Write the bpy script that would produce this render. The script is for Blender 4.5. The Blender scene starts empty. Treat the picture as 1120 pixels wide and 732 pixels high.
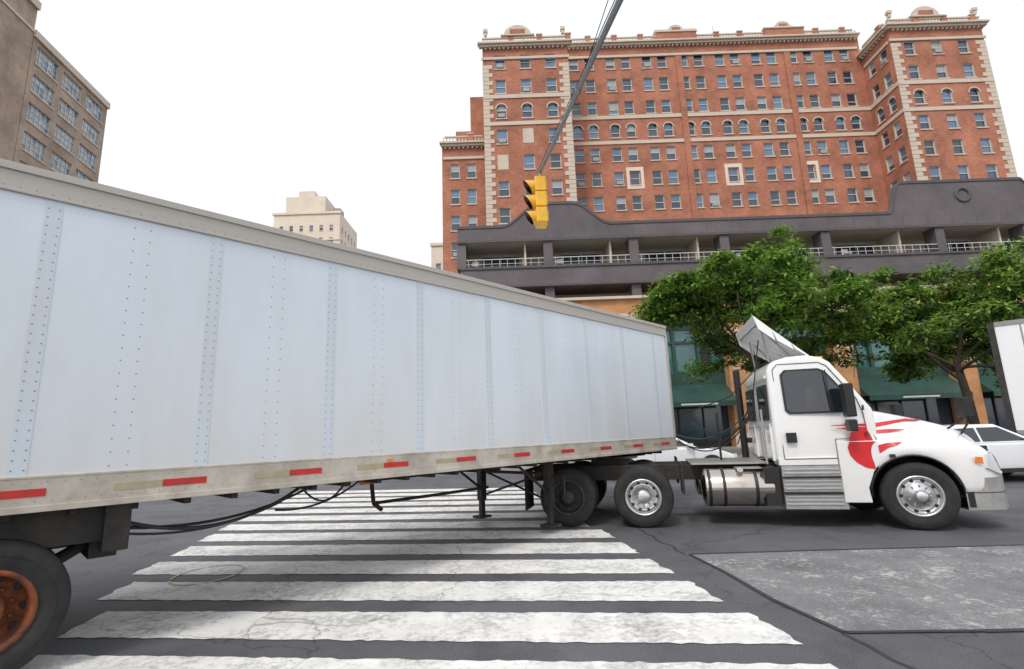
import bpy, math, random
import numpy as np
from mathutils import Matrix, Vector
random.seed(7); R=random.Random(11)
SC=bpy.context.scene
def rad(a): return math.radians(a)

# ---------------------------------------------------------------- materials
def mat(name,col,rough=.6,metal=0,var=.12,scale=3.0,bump=0,bscale=60,spec=.5,coat=0,stretch=None,dirt=None,dirt_amt=.5,dirt_scale=.8,zdirt_reflect=None):
    m=bpy.data.materials.new(name); m.use_nodes=True; nt=m.node_tree; N=nt.nodes; L=nt.links
    b=N["Principled BSDF"]
    b.inputs["Roughness"].default_value=rough; b.inputs["Metallic"].default_value=metal
    b.inputs["Specular IOR Level"].default_value=spec
    if coat: b.inputs["Coat Weight"].default_value=coat; b.inputs["Coat Roughness"].default_value=.08
    tc=N.new("ShaderNodeTexCoord"); mp=N.new("ShaderNodeMapping"); L.new(tc.outputs["Object"],mp.inputs[0])
    if stretch: mp.inputs["Scale"].default_value=stretch
    n=N.new("ShaderNodeTexNoise"); n.inputs["Scale"].default_value=scale; n.inputs["Detail"].default_value=4; n.inputs["Roughness"].default_value=.65
    L.new(mp.outputs[0],n.inputs["Vector"])
    r=N.new("ShaderNodeValToRGB"); r.color_ramp.elements[0].position=.3; r.color_ramp.elements[1].position=.72
    c=Vector(col); r.color_ramp.elements[0].color=(*(c*(1-var)),1); r.color_ramp.elements[1].color=(*[min(1,v) for v in c*(1+var)],1)
    L.new(n.outputs[0],r.inputs[0]); out=r.outputs[0]
    if dirt:
        n2=N.new("ShaderNodeTexNoise"); n2.inputs["Scale"].default_value=dirt_scale; n2.inputs["Detail"].default_value=6; n2.inputs["Roughness"].default_value=.7
        L.new(mp.outputs[0],n2.inputs["Vector"])
        r2=N.new("ShaderNodeValToRGB"); r2.color_ramp.elements[0].position=.42; r2.color_ramp.elements[1].position=.7
        r2.color_ramp.elements[0].color=(0,0,0,1); r2.color_ramp.elements[1].color=(dirt_amt,)*3+(1,)
        L.new(n2.outputs[0],r2.inputs[0]); fac=r2.outputs[0]
        mx=N.new("ShaderNodeMixRGB"); mx.inputs[2].default_value=(*dirt,1); L.new(fac,mx.inputs[0]); L.new(out,mx.inputs[1]); out=mx.outputs[0]
        if zdirt_reflect:  # height ramp: low grime; on the trailer also a painted warm reflection
            zl,zh,am,zc=zdirt_reflect
            sp=N.new("ShaderNodeSeparateXYZ"); L.new(tc.outputs["Object"],sp.inputs[0])
            mr=N.new("ShaderNodeMapRange"); mr.inputs[1].default_value=zl; mr.inputs[2].default_value=zh; mr.inputs[3].default_value=1; mr.inputs[4].default_value=0; L.new(sp.outputs[2],mr.inputs[0])
            pw=N.new("ShaderNodeMath"); pw.operation='POWER'; pw.inputs[1].default_value=1.6; L.new(mr.outputs[0],pw.inputs[0])
            mu=N.new("ShaderNodeMath"); mu.operation='MULTIPLY'; L.new(pw.outputs[0],mu.inputs[0]); 
            a2=N.new("ShaderNodeMath"); a2.operation='ADD'; a2.inputs[1].default_value=.25; L.new(n2.outputs[0],a2.inputs[0]); L.new(a2.outputs[0],mu.inputs[1])
            m3=N.new("ShaderNodeMath"); m3.operation='MULTIPLY'; m3.inputs[1].default_value=am; m3.use_clamp=True; L.new(mu.outputs[0],m3.inputs[0])
            mx=N.new("ShaderNodeMixRGB"); mx.inputs[2].default_value=(*zc,1); L.new(m3.outputs[0],mx.inputs[0]); L.new(out,mx.inputs[1]); out=mx.outputs[0]
    L.new(out,b.inputs["Base Color"])
    if bump:
        n3=N.new("ShaderNodeTexNoise"); n3.inputs["Scale"].default_value=bscale; n3.inputs["Detail"].default_value=3
        L.new(tc.outputs["Object"],n3.inputs["Vector"])
        bp=N.new("ShaderNodeBump"); bp.inputs["Strength"].default_value=bump; bp.inputs["Distance"].default_value=.02
        L.new(n3.outputs[0],bp.inputs["Height"]); L.new(bp.outputs[0],b.inputs["Normal"])
    return m

def brickmat(name,c1,c2,mortar):
    m=bpy.data.materials.new(name); m.use_nodes=True; nt=m.node_tree; N=nt.nodes; L=nt.links
    b=N["Principled BSDF"]; b.inputs["Roughness"].default_value=.9
    tc=N.new("ShaderNodeTexCoord"); sp=N.new("ShaderNodeSeparateXYZ"); L.new(tc.outputs["Object"],sp.inputs[0])
    ad=N.new("ShaderNodeMath"); ad.operation='ADD'; L.new(sp.outputs[0],ad.inputs[0]); L.new(sp.outputs[1],ad.inputs[1])
    cb=N.new("ShaderNodeCombineXYZ"); L.new(ad.outputs[0],cb.inputs[0]); L.new(sp.outputs[2],cb.inputs[1])
    bt=N.new("ShaderNodeTexBrick"); bt.inputs["Scale"].default_value=2.2; bt.inputs["Color1"].default_value=(*c1,1); bt.inputs["Color2"].default_value=(*c2,1); bt.inputs["Mortar"].default_value=(*mortar,1); bt.inputs["Mortar Size"].default_value=.012
    L.new(cb.outputs[0],bt.inputs["Vector"])
    n=N.new("ShaderNodeTexNoise"); n.inputs["Scale"].default_value=.35; n.inputs["Detail"].default_value=6; n.inputs["Roughness"].default_value=.7
    L.new(tc.outputs["Object"],n.inputs["Vector"])
    r=N.new("ShaderNodeValToRGB"); r.color_ramp.elements[0].position=.3; r.color_ramp.elements[1].position=.7
    r.color_ramp.elements[0].color=(.62,.60,.60,1); r.color_ramp.elements[1].color=(1.25,1.25,1.25,1)
    L.new(n.outputs[0],r.inputs[0])
    mx=N.new("ShaderNodeMixRGB"); mx.blend_type='MULTIPLY'; mx.inputs[0].default_value=1
    L.new(bt.outputs[0],mx.inputs[1]); L.new(r.outputs[0],mx.inputs[2]); L.new(mx.outputs[0],b.inputs["Base Color"])
    return m

def roadmat(name,base,light,crack=True,scale=1.0,paint=None,wear=.5,soft=.06,stain=True):
    m=bpy.data.materials.new(name); m.use_nodes=True; nt=m.node_tree; N=nt.nodes; L=nt.links
    b=N["Principled BSDF"]; b.inputs["Roughness"].default_value=.72; b.inputs["Specular IOR Level"].default_value=.5
    tc=N.new("ShaderNodeTexCoord")
    def noise(s,d=5,rg=.65,vec=None):
        n=N.new("ShaderNodeTexNoise"); n.inputs["Scale"].default_value=s; n.inputs["Detail"].default_value=d; n.inputs["Roughness"].default_value=rg
        L.new(vec or tc.outputs["Object"],n.inputs["Vector"]); return n.outputs[0]
    def ramp(src,a,bb,ca,cb):
        r=N.new("ShaderNodeValToRGB"); r.color_ramp.elements[0].position=a; r.color_ramp.elements[1].position=bb
        r.color_ramp.elements[0].color=(*ca,1); r.color_ramp.elements[1].color=(*cb,1); L.new(src,r.inputs[0]); return r.outputs[0]
    def mix(f,a,bb,mode='MIX'):
        x=N.new("ShaderNodeMixRGB"); x.blend_type=mode
        if isinstance(f,float): x.inputs[0].default_value=f
        else: L.new(f,x.inputs[0])
        for i,v in ((1,a),(2,bb)):
            if isinstance(v,tuple): x.inputs[i].default_value=(*v,1)
            else: L.new(v,x.inputs[i])
        return x.outputs[0]
    big=ramp(noise(.35*scale),.35,.68,base,light)
    fine=ramp(noise(70,3,.8),.3,.7,(.55,.55,.55),(1.5,1.5,1.5))
    c=mix(1.0,big,fine,'MULTIPLY')
    if stain: c=mix(1.0,c,ramp(noise(1.3,6,.6),.30,.50,(.66,.66,.66),(1,1,1)),'MULTIPLY')
    if paint:
        pw=mix(.5,noise(1.6,7,.7),noise(14,6,.75))
        f=ramp(pw,wear-soft,wear+soft,(0,0,0),(1,1,1))
        pc=mix(1.0,tuple(paint),ramp(noise(3,6),.3,.7,(.80,.80,.79),(1.06,1.06,1.06)),'MULTIPLY')
        c=mix(f,c,pc)
    if crack:
        wn=N.new("ShaderNodeTexNoise"); wn.inputs["Scale"].default_value=1.2; wn.inputs["Detail"].default_value=7; L.new(tc.outputs["Object"],wn.inputs["Vector"])
        va=N.new("ShaderNodeVectorMath"); va.operation='MULTIPLY_ADD'; va.inputs[1].default_value=(1.2,1.2,0); L.new(wn.outputs[1],va.inputs[0]); L.new(tc.outputs["Object"],va.inputs[2])
        vo=N.new("ShaderNodeTexVoronoi"); vo.feature='DISTANCE_TO_EDGE'; vo.inputs["Scale"].default_value=.28; L.new(va.outputs[0],vo.inputs["Vector"])
        cr=ramp(vo.outputs["Distance"],.0005,.004,(.5,.5,.5),(1,1,1))
        c=mix(1.0,c,cr,'MULTIPLY')
    L.new(c,b.inputs["Base Color"])
    bp=N.new("ShaderNodeBump"); bp.inputs["Strength"].default_value=.35; bp.inputs["Distance"].default_value=.01
    L.new(noise(120,2,.7),bp.inputs["Height"]); L.new(bp.outputs[0],b.inputs["Normal"])
    return m

M={}
M['asphalt']=roadmat("asphalt",(.072,.074,.083),(.125,.127,.136))
M['tar']=roadmat("tar_seal",(.03,.03,.032),(.045,.045,.05),crack=False)
M['patch']=roadmat("patch_concrete",(.15,.147,.155),(.215,.21,.212),crack=False,scale=2.5,paint=(.45,.45,.44),wear=.56,soft=.035)
M['paint']=roadmat("road_paint",(.22,.22,.22),(.34,.34,.34),crack=True,paint=(.80,.79,.76),wear=.435,soft=.085,stain=False)
M['ypaint']=roadmat("yellow_paint",(.4,.36,.25),(.5,.45,.33),crack=False,paint=(.66,.56,.30),wear=.5)
M['walk']=mat("sidewalk_concrete",(.30,.29,.27),.9,var=.2,scale=1.5,bump=.2)
M['kerb']=mat("kerb_stone",(.33,.32,.30),.9,var=.2,scale=4)
M['brick']=brickmat("red_brick",(.46,.18,.105),(.37,.13,.078),(.40,.27,.19))
M['tanbrick']=brickmat("tan_brick",(.42,.33,.25),(.37,.28,.21),(.4,.33,.27))
M['lime']=mat("limestone",(.62,.53,.43),.85,var=.18,scale=.8,dirt=(.32,.26,.2),dirt_amt=.35)
M['cream']=mat("cream_stone",(.72,.62,.51),.9,var=.08,scale=.3)
M['glass']=mat("window_glass",(.03,.05,.08),.08,var=.6,scale=.15,spec=.9)
M['glass2']=mat("window_glass_sky",(.09,.17,.28),.1,var=.3,scale=.2,spec=.9)
M['glass3']=mat("window_glass_pale",(.30,.38,.44),.15,var=.3,scale=.3,spec=.9)
M['blind']=mat("window_blind",(.34,.36,.37),.3,var=.1)
M['wframe']=mat("window_frame",(.55,.53,.48),.6,var=.06)
M['mansard']=mat("grey_cladding",(.125,.108,.115),.7,var=.22,scale=.5,dirt=(.06,.05,.05),dirt_amt=.4,dirt_scale=.3)
M['mansard2']=mat("cladding_joint",(.09,.08,.085),.7,var=.2)
M['stucco']=mat("cream_stucco",(.56,.50,.40),.9,var=.1,scale=.5)
M['tan']=mat("orange_stone",(.50,.25,.11),.8,var=.25,scale=1.2)
M['green']=mat("green_metal",(.022,.065,.052),.45,var=.25,scale=.7)
M['teal']=mat("teal_glass",(.04,.15,.15),.08,var=.5,scale=.25,spec=.9)
M['dark']=mat("dark_interior",(.012,.013,.014),.6,var=.3)
M['rail']=mat("white_rail",(.6,.6,.58),.5,var=.05)
M['ac']=mat("air_conditioner",(.35,.34,.32),.6,var=.1)
M['tside']=mat("trailer_panel",(.67,.74,.81),.28,var=.035,scale=1.0,spec=.6,stretch=(1.4,1,.35),dirt=(.57,.56,.53),dirt_amt=.38,dirt_scale=.9,zdirt_reflect=(1.3,2.9,.6,(.62,.57,.49)))  # lower panels: grime plus warm reflected light painted into the colour
M['trail']=mat("trailer_rail",(.54,.49,.42),.5,var=.15,scale=2,dirt=(.22,.17,.12),dirt_amt=.6,dirt_scale=2.5)
M['trailtop']=mat("trailer_top_rail",(.50,.47,.42),.5,var=.15,scale=2,stretch=(.4,1,5),dirt=(.28,.24,.19),dirt_amt=.5,dirt_scale=2)
M['rivet']=mat("rivet",(.34,.35,.36),.4,metal=.3,var=.1)
M['seam']=mat("seam",(.62,.69,.755),.30,var=.05,stretch=(1,1,.4),dirt=(.5,.49,.46),dirt_amt=.5,dirt_scale=1.5)
M['rtape']=mat("red_reflective_tape",(.55,.025,.02),.35,var=.15,scale=6,dirt=(.2,.05,.04),dirt_amt=.5,dirt_scale=5)
M['wtape']=mat("white_reflective_tape",(.40,.34,.22),.4,var=.15,scale=6)
M['white']=mat("white_truck_paint",(.82,.82,.81),.25,var=.02,scale=1.5,coat=.6,dirt=(.58,.56,.52),dirt_amt=.2,dirt_scale=1.6,zdirt_reflect=(.3,1.6,.4,(.45,.42,.37)))
M['red']=mat("red_decal",(.62,.02,.025),.3,var=.08)
M['black']=mat("black_plastic",(.015,.015,.016),.45,var=.2)
M['line']=mat("panel_gap",(.06,.06,.06),.7,var=.1)
M['frame']=mat("chassis_frame",(.02,.019,.018),.7,var=.5,scale=5,dirt=(.07,.05,.035),dirt_amt=.7,dirt_scale=4)
M['rubber']=mat("tyre_rubber",(.018,.018,.019),.85,var=.25,scale=8,dirt=(.06,.055,.05),dirt_amt=.4,dirt_scale=5)
M['alu']=mat("aluminium",(.62,.62,.62),.28,metal=.9,var=.12,scale=6)
M['alud']=mat("dull_aluminium",(.42,.41,.39),.45,metal=.6,var=.2,scale=5)
M['dsteel']=mat("dark_steel_rim",(.05,.045,.042),.6,metal=.3,var=.4,scale=5)
M['chrome']=mat("tank_metal",(.55,.50,.45),.16,metal=1,var=.1,scale=2)
M['rust']=mat("rusty_rim",(.22,.06,.018),.8,var=.55,scale=9,dirt=(.04,.022,.015),dirt_amt=.9,dirt_scale=5)
M['tglass']=mat("cab_glass",(.012,.016,.02),.04,var=.2,spec=1)
M['seat']=mat("seat_fabric",(.10,.10,.11),.9)
M['lamp']=mat("headlamp",(.6,.62,.64),.1,var=.1,coat=1)
M['amber']=mat("amber_lens",(.75,.2,.02),.25,var=.1)
M['sigy']=mat("signal_yellow",(.78,.42,.02),.4,var=.1,scale=4,dirt=(.4,.22,.04),dirt_amt=.4,dirt_scale=5)
M['sigd']=mat("signal_lens",(.03,.02,.02),.2)
M['galv']=mat("galvanised_steel",(.27,.27,.27),.5,metal=.4,var=.15,scale=5)
M['bark']=mat("bark",(.06,.045,.035),.95,var=.4,scale=8,bump=.4,bscale=20)
M['carw']=mat("car_white",(.78,.79,.80),.25,var=.02,coat=.8)
M['tail']=mat("tail_lens",(.4,.01,.01),.2)
def leafmat(name,c):
    m=bpy.data.materials.new(name); m.use_nodes=True; nt=m.node_tree; N=nt.nodes; L=nt.links
    b=N["Principled BSDF"]; b.inputs["Roughness"].default_value=.5
    tc=N.new("ShaderNodeTexCoord"); n=N.new("ShaderNodeTexNoise"); n.inputs["Scale"].default_value=2.5; n.inputs["Detail"].default_value=2
    L.new(tc.outputs["Object"],n.inputs["Vector"]); r=N.new("ShaderNodeValToRGB"); r.color_ramp.elements[0].position=.35; r.color_ramp.elements[1].position=.65
    c=Vector(c); r.color_ramp.elements[0].color=(*(c*.65),1); r.color_ramp.elements[1].color=(*(c*1.3),1)
    L.new(n.outputs[0],r.inputs[0]); L.new(r.outputs[0],b.inputs["Base Color"])
    t=N.new("ShaderNodeBsdfTranslucent"); L.new(r.outputs[0],t.inputs[0]); mx=N.new("ShaderNodeMixShader"); mx.inputs[0].default_value=.4
    L.new(b.outputs[0],mx.inputs[1]); L.new(t.outputs[0],mx.inputs[2]); L.new(mx.outputs[0],N["Material Output"].inputs[0])
    return m
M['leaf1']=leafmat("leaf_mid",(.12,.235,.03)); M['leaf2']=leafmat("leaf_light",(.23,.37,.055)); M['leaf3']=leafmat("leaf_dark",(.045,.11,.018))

# ---------------------------------------------------------------- mesh builder
class MB:
    def __init__(s): s.v=[]; s.f=[]; s.m=[]; s.keys=[]; s.sm=[]
    def mi(s,k):
        if k not in s.keys: s.keys.append(k)
        return s.keys.index(k)
    def face(s,pts,k,smooth=False):
        i=len(s.v); s.v+= [tuple(p) for p in pts]; s.f.append(tuple(range(i,i+len(pts)))); s.m.append(s.mi(k)); s.sm.append(smooth)
    def mesh(s,vs,fs,k,smooth=False):
        i=len(s.v); s.v+=[tuple(p) for p in vs]; a=s.mi(k)
        for f in fs: s.f.append(tuple(j+i for j in f)); s.m.append(a); s.sm.append(smooth)
    def box(s,x0,x1,y0,y1,z0,z1,k,mt=None):
        vs=[Vector(p) for p in ((x0,y0,z0),(x1,y0,z0),(x1,y1,z0),(x0,y1,z0),(x0,y0,z1),(x1,y0,z1),(x1,y1,z1),(x0,y1,z1))]
        if mt: vs=[mt@v for v in vs]
        s.mesh(vs,[(0,3,2,1),(4,5,6,7),(0,1,5,4),(1,2,6,5),(2,3,7,6),(3,0,4,7)],k)
    def tube(s,p0,p1,r0,r1,k,n=8,cap=True):
        p0=Vector(p0); p1=Vector(p1); d=(p1-p0).normalized(); a=d.orthogonal().normalized(); b=d.cross(a)
        vs=[]
        for p,r in ((p0,r0),(p1,r1)):
            for i in range(n):
                t=2*math.pi*i/n; vs.append(p+(a*math.cos(t)+b*math.sin(t))*r)
        s.mesh(vs,[(i,(i+1)%n,n+(i+1)%n,n+i) for i in range(n)],k,True)
        if cap: s.mesh(vs,[tuple(range(n))[::-1],tuple(range(n,2*n))],k)
    def path(s,pts,r,k,n=6):
        for a,b in zip(pts[:-1],pts[1:]): s.tube(a,b,r,r,k,n,False)
    def lathe(s,prof,c,k,n=40,sy=1):
        vs=[]; m=len(prof)
        for i in range(n):
            t=2*math.pi*i/n
            for r,y in prof: vs.append((c[0]+r*math.cos(t),c[1]+y*sy,c[2]+r*math.sin(t)))
        fs=[]
        for i in range(n):
            for j in range(m-1):
                a=i*m+j; b=((i+1)%n)*m+j; fs.append((a,a+1,b+1,b))
        s.mesh(vs,fs,k,True)
    def build(s,name,parent=None,bevel=0,recalc=True):
        me=bpy.data.meshes.new(name); me.from_pydata(s.v,[],s.f); 
        for k in s.keys: me.materials.append(M[k])
        me.polygons.foreach_set("material_index",s.m); me.polygons.foreach_set("use_smooth",s.sm); me.update()
        if recalc:
            import bmesh
            bm=bmesh.new(); bm.from_mesh(me); bmesh.ops.recalc_face_normals(bm,faces=bm.faces); bm.to_mesh(me); bm.free()
        o=bpy.data.objects.new(name,me); SC.collection.objects.link(o)
        if parent: o.parent=parent
        if bevel:
            b=o.modifiers.new("bevel",'BEVEL'); b.width=bevel; b.segments=3; b.limit_method='ANGLE'; b.angle_limit=rad(30)
        return o
def empty(name,loc=(0,0,0),rz=0):
    e=bpy.data.objects.new(name,None); e.location=loc; e.rotation_euler=(0,0,rz); SC.collection.objects.link(e); e.empty_display_size=.5
    return e

# ---------------------------------------------------------------- camera, world, sun
cam=bpy.data.cameras.new("camera"); co=bpy.data.objects.new("camera",cam); SC.collection.objects.link(co); SC.camera=co
cam.sensor_width=36; cam.lens=18; cam.clip_end=3000; cam.clip_start=.05
mt=Matrix.Rotation(rad(90+10.9),4,'X')@Matrix.Rotation(rad(-2),4,'Z'); mt.translation=(0,0,1.65); co.matrix_world=mt
w=bpy.data.worlds.new("World"); SC.world=w; w.use_nodes=True; nt=w.node_tree; N=nt.nodes; L=nt.links
bg=N["Background"]; sky=N.new("ShaderNodeTexSky"); sky.sky_type='NISHITA'; sky.sun_disc=False
SE,SA=rad(50),rad(208)
sky.sun_elevation=SE; sky.sun_rotation=SA; sky.air_density=1.0; sky.dust_density=3
L.new(sky.outputs[0],bg.inputs[0]); bg.inputs[1].default_value=.05
b2=N.new("ShaderNodeBackground"); b2.inputs[0].default_value=(.97,.98,1,1); b2.inputs[1].default_value=.98
ads=N.new("ShaderNodeAddShader"); L.new(bg.outputs[0],ads.inputs[0]); L.new(b2.outputs[0],ads.inputs[1]); L.new(ads.outputs[0],N["World Output"].inputs[0])
su=bpy.data.lights.new("sun",'SUN'); su.energy=1.5; su.angle=rad(12); su.color=(1,.95,.88)
so=bpy.data.objects.new("sun",su); SC.collection.objects.link(so)
sd=Vector((math.sin(SA)*math.cos(SE),math.cos(SA)*math.cos(SE),math.sin(SE))); so.rotation_euler=sd.to_track_quat('Z','Y').to_euler(); so.location=sd*60
SC.view_settings.view_transform='Standard'; SC.view_settings.look='None'; SC.view_settings.exposure=0

# ---------------------------------------------------------------- ground
g=MB(); g.face([(-1500,-1500,-.03),(1500,-1500,-.03),(1500,1500,-.03),(-1500,1500,-.03)],'asphalt'); g.build("ground",recalc=False)
g=MB(); g.face([(-120,-60,0),(160,-60,0),(160,220,0),(-120,220,0)],'asphalt'); g.build("asphalt_road",recalc=False)
CW,SW=math.cos(rad(8.6)),math.sin(rad(8.6))
cw=MB()
def jig(a,b,n): return [a+(b-a)*i/n for i in range(n+1)]
ULS={-1:-3.45,0:-3.5,1:-3.92,2:-4.15}
for i in range(-1,12):
    v0=4.62+1.055*i+R.uniform(-.02,.02); v1=v0+.70+R.uniform(-.02,.02)
    ul=ULS.get(i,-4.2-.07*(i-3))+R.uniform(-.07,.07); ur=2.80+R.uniform(-.06,.06)
    pts=[]
    for u in jig(ul,ur,90): pts.append((u,v0+R.uniform(-.016,.016)))
    for v in jig(v0,v1,8)[1:-1]: pts.append((ur+R.uniform(-.03,.03),v))
    for u in jig(ur,ul,90): pts.append((u,v1+R.uniform(-.016,.016)))
    for v in jig(v1,v0,8)[1:-1]: pts.append((ul+R.uniform(-.03,.03),v))
    sl=.11+.004*i
    cw.face([(u*CW-v*SW, v*CW-u*sl, .006) for u,v in pts],'paint')
cw.build("crosswalk_marking",recalc=False)
p=MB(); pq=[(2.24,7.17),(2.36,6.2),(2.41,5.3),(2.57,4.47),(3.6,4.41),(5,4.36),(12,4.1),(12,6.9),(6.5,7.04),(4.2,7.13)]
p.face([(x,y,.005) for x,y in pq],'patch')
for (a,b) in list(zip(pq,pq[1:]+pq[:1])):
    d=Vector((b[0]-a[0],b[1]-a[1])).normalized()*.035; nx,ny=-d.y,d.x
    w0=R.uniform(.6,1.3)
    p.face([(a[0]-nx*w0,a[1]-ny*w0,.009),(b[0]-nx*w0,b[1]-ny*w0,.009),(b[0]+nx*.4,b[1]+ny*.4,.009),(a[0]+nx*.4,a[1]+ny*.4,.009)],'tar')
p.build("road_repair_patch",recalc=False)
# tar-sealed joints
tj=MB()
def seal(pts,w0):
    for a,b in zip(pts[:-1],pts[1:]):
        d=Vector((b[0]-a[0],b[1]-a[1])).normalized(); nx,ny=-d.y*w0,d.x*w0
        tj.face([(a[0]-nx,a[1]-ny,.0035),(b[0]-nx,b[1]-ny,.0035),(b[0]+nx,b[1]+ny,.0035),(a[0]+nx,a[1]+ny,.0035)],'tar')
def wig(a,b,n,am): return [(a[0]+(b[0]-a[0])*i/n+R.uniform(-am,am),a[1]+(b[1]-a[1])*i/n+R.uniform(-am,am)) for i in range(n+1)]
seal(wig((2.55,4.45),(2.9,1.0),14,.03),.018); seal(wig((2.2,7.2),(1.5,13.5),26,.05),.016); seal(wig((1.5,13.4),(14,12.3),40,.05),.018); seal(wig((-5.2,6),(-14,8),22,.06),.015)
tj.build("road_joint_seal",recalc=False)
yr=MB(); n=40
for i in range(n):
    if i%9==5: continue
    a0,a1=2*math.pi*i/n,2*math.pi*(i+1)/n
    yr.face([(-4.0+.40*math.cos(a0),7.0+.5*math.sin(a0),.011),(-4.0+.40*math.cos(a1),7.0+.5*math.sin(a1),.011),(-4.0+.37*math.cos(a1),7.0+.45*math.sin(a1),.011),(-4.0+.37*math.cos(a0),7.0+.45*math.sin(a0),.011)],'ypaint')
yr.build("utility_paint_mark",recalc=False)
mh=MB(); 
for r0,r1,z,k in ((.0,.28,.008,'frame'),(.28,.34,.010,'galv')):
    for i in range(28):
        a0,a1=2*math.pi*i/28,2*math.pi*(i+1)/28
        mh.face([(8.2+r0*math.cos(a0),12.5+r0*math.sin(a0),z),(8.2+r1*math.cos(a0),12.5+r1*math.sin(a0),z),(8.2+r1*math.cos(a1),12.5+r1*math.sin(a1),z),(8.2+r0*math.cos(a1),12.5+r0*math.sin(a1),z)][(1 if r0==0 else 0):],k)
mh.build("manhole_cover",recalc=False)
sw=MB(); sw.box(-7.3,150,23.3,60,-.02,.14,'walk'); sw.box(-7.5,150,23.1,23.3,-.02,.15,'kerb'); sw.box(-7.5,-7.3,23.3,60,-.02,.15,'kerb')
sw.build("sidewalk")
sw=MB(); sw.box(-110,-46,26,120,-.02,.14,'walk'); sw.box(-46,-45.8,26,120,-.02,.15,'kerb'); sw.build("sidewalk")

# ---------------------------------------------------------------- facade tool
def facade(mb,O,U,W,z0,z1,cols,rows,wall,ww=1.0,wh=1.7,d=.22,arch=(),skip=(),sill=True,trim='lime',framed=(),ac=.12,style=None):
    O=Vector((O[0],O[1],0)); U=Vector((U[0],U[1],0)).normalized(); Nn=Vector((U.y,-U.x,0))
    P=lambda u,z,dd=0:O+U*u+Nn*dd+Vector((0,0,z))
    def ob(u0,u1,a,b,d0,d1,k):
        vs=[P(u0,a,d1),P(u1,a,d1),P(u1,a,d0),P(u0,a,d0),P(u0,b,d1),P(u1,b,d1),P(u1,b,d0),P(u0,b,d0)]
        mb.mesh(vs,[(0,3,2,1),(4,5,6,7),(0,1,5,4),(1,2,6,5),(2,3,7,6),(3,0,4,7)],k)
    xs=[0]+sum([[c-ww/2,c+ww/2] for c in cols],[])+[W]; zs=[z0]+sum([[r-wh/2,r+wh/2] for r in rows],[])+[z1]
    for i in range(len(xs)-1):
        for j in range(len(zs)-1):
            win=(i%2==1 and j%2==1 and ((i-1)//2,(j-1)//2) not in skip)
            a,b,c,e=xs[i],xs[i+1],zs[j],zs[j+1]
            if not win:
                mb.face([P(a,c),P(b,c),P(b,e),P(a,e)],wall)
                if i%2==1 and j%2==1 and skip: ob(a,b,c,e,0,.03,'lime')
                continue
            for q in ([P(a,c),P(a,e),P(a,e,-d),P(a,c,-d)],[P(b,c),P(b,c,-d),P(b,e,-d),P(b,e)],[P(a,c),P(a,c,-d),P(b,c,-d),P(b,c)],[P(a,e),P(b,e),P(b,e,-d),P(a,e,-d)]): mb.face(q,trim)
            if style=='ind':
                nn=5
                for t in range(nn):
                    for h in range(3):
                        xa,xb=a+(b-a)*t/nn,a+(b-a)*(t+1)/nn; za,zb=c+(e-c)*h/3,c+(e-c)*(h+1)/3
                        mb.face([P(xa,za,-d),P(xb,za,-d),P(xb,zb,-d),P(xa,zb,-d)],R.choice(['glass3','glass3','glass2','blind']))
                for t in range(nn+1):
                    x=a+(b-a)*t/nn; ob(max(a,x-.04),min(b,x+.04),c,e,-d,-d+.06,'wframe')
                for t in (0,1/3,2/3,1):
                    z=c+(e-c)*t; ob(a,b,max(c,z-.04),min(e,z+.04),-d+.003,-d+.055,'wframe')
            else:
                mid=(c+e)/2+R.choice([0,0,0,-.2,.15]); k=R.choice(['glass','glass2','glass','glass2','glass2'])
                mb.face([P(a,c,-d),P(b,c,-d),P(b,mid,-d),P(a,mid,-d)],'glass' if R.random()<.6 else k)
                mb.face([P(a,mid,-d+.02),P(b,mid,-d+.02),P(b,e,-d+.02),P(a,e,-d+.02)],'blind' if R.random()<.22 else k)
                ob(a,a+.07,c,e,-d,-d+.07,'wframe'); ob(b-.07,b,c,e,-d,-d+.07,'wframe'); ob(a+.07,b-.07,mid-.04,mid+.04,-d,-d+.068,'wframe')
                ob(a+.07,b-.07,c,c+.07,-d,-d+.068,'wframe'); ob(a+.07,b-.07,e-.07,e,-d,-d+.068,'wframe')
                if R.random()<ac: ob(a+.2,b-.2,c+.07,c+.5,-d,.18,'ac')
            row=(j-1)//2
            if row in arch:
                cx=(a+b)/2; r=ww/2; n=8
                for sgn in (-1,1):
                    pts=[P(cx+sgn*r,e,.002),P(cx+sgn*r,e-r,.002)]+[P(cx+sgn*r*math.cos(t*math.pi/2/n),e-r+r*math.sin(t*math.pi/2/n),.002) for t in range(1,n+1)]
                    if sgn==-1: pts=pts[::-1]
                    mb.face(pts,wall)
                for t in range(10):
                    t0,t1=math.pi*t/10,math.pi*(t+1)/10
                    q=[P(cx+rr*math.cos(tt),e-r+rr*math.sin(tt),.05) for rr,tt in ((r,t0),(r+.13,t0),(r+.13,t1),(r,t1))]
                    mb.face(q,'lime')
            if sill: ob(a-.08,b+.08,c-.14,c,-.05,.09,trim)
            if ((i-1)//2,row) in framed:
                ob(a-.45,a-.1,c-.5,e+.5,-.02,.06,'cream'); ob(b+.1,b+.45,c-.5,e+.5,-.02,.06,'cream'); ob(a-.1,b+.1,e+.05,e+.5,-.02,.06,'cream'); ob(a-.1,b+.1,c-.5,c-.17,-.02,.06,'cream')
    return ob
def quoins(ob,u0,u1,z0,z1,left=True):
    z=z0; k=0
    while z<z1-.5:
        wd=1.05 if k%2==0 else .65
        if left: ob(u0-.045,u0+wd,z,z+.46,-.03,.05,'lime')
        else: ob(u1-wd,u1+.045,z,z+.46,-.03,.05,'lime')
        z+=.5; k+=1

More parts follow.
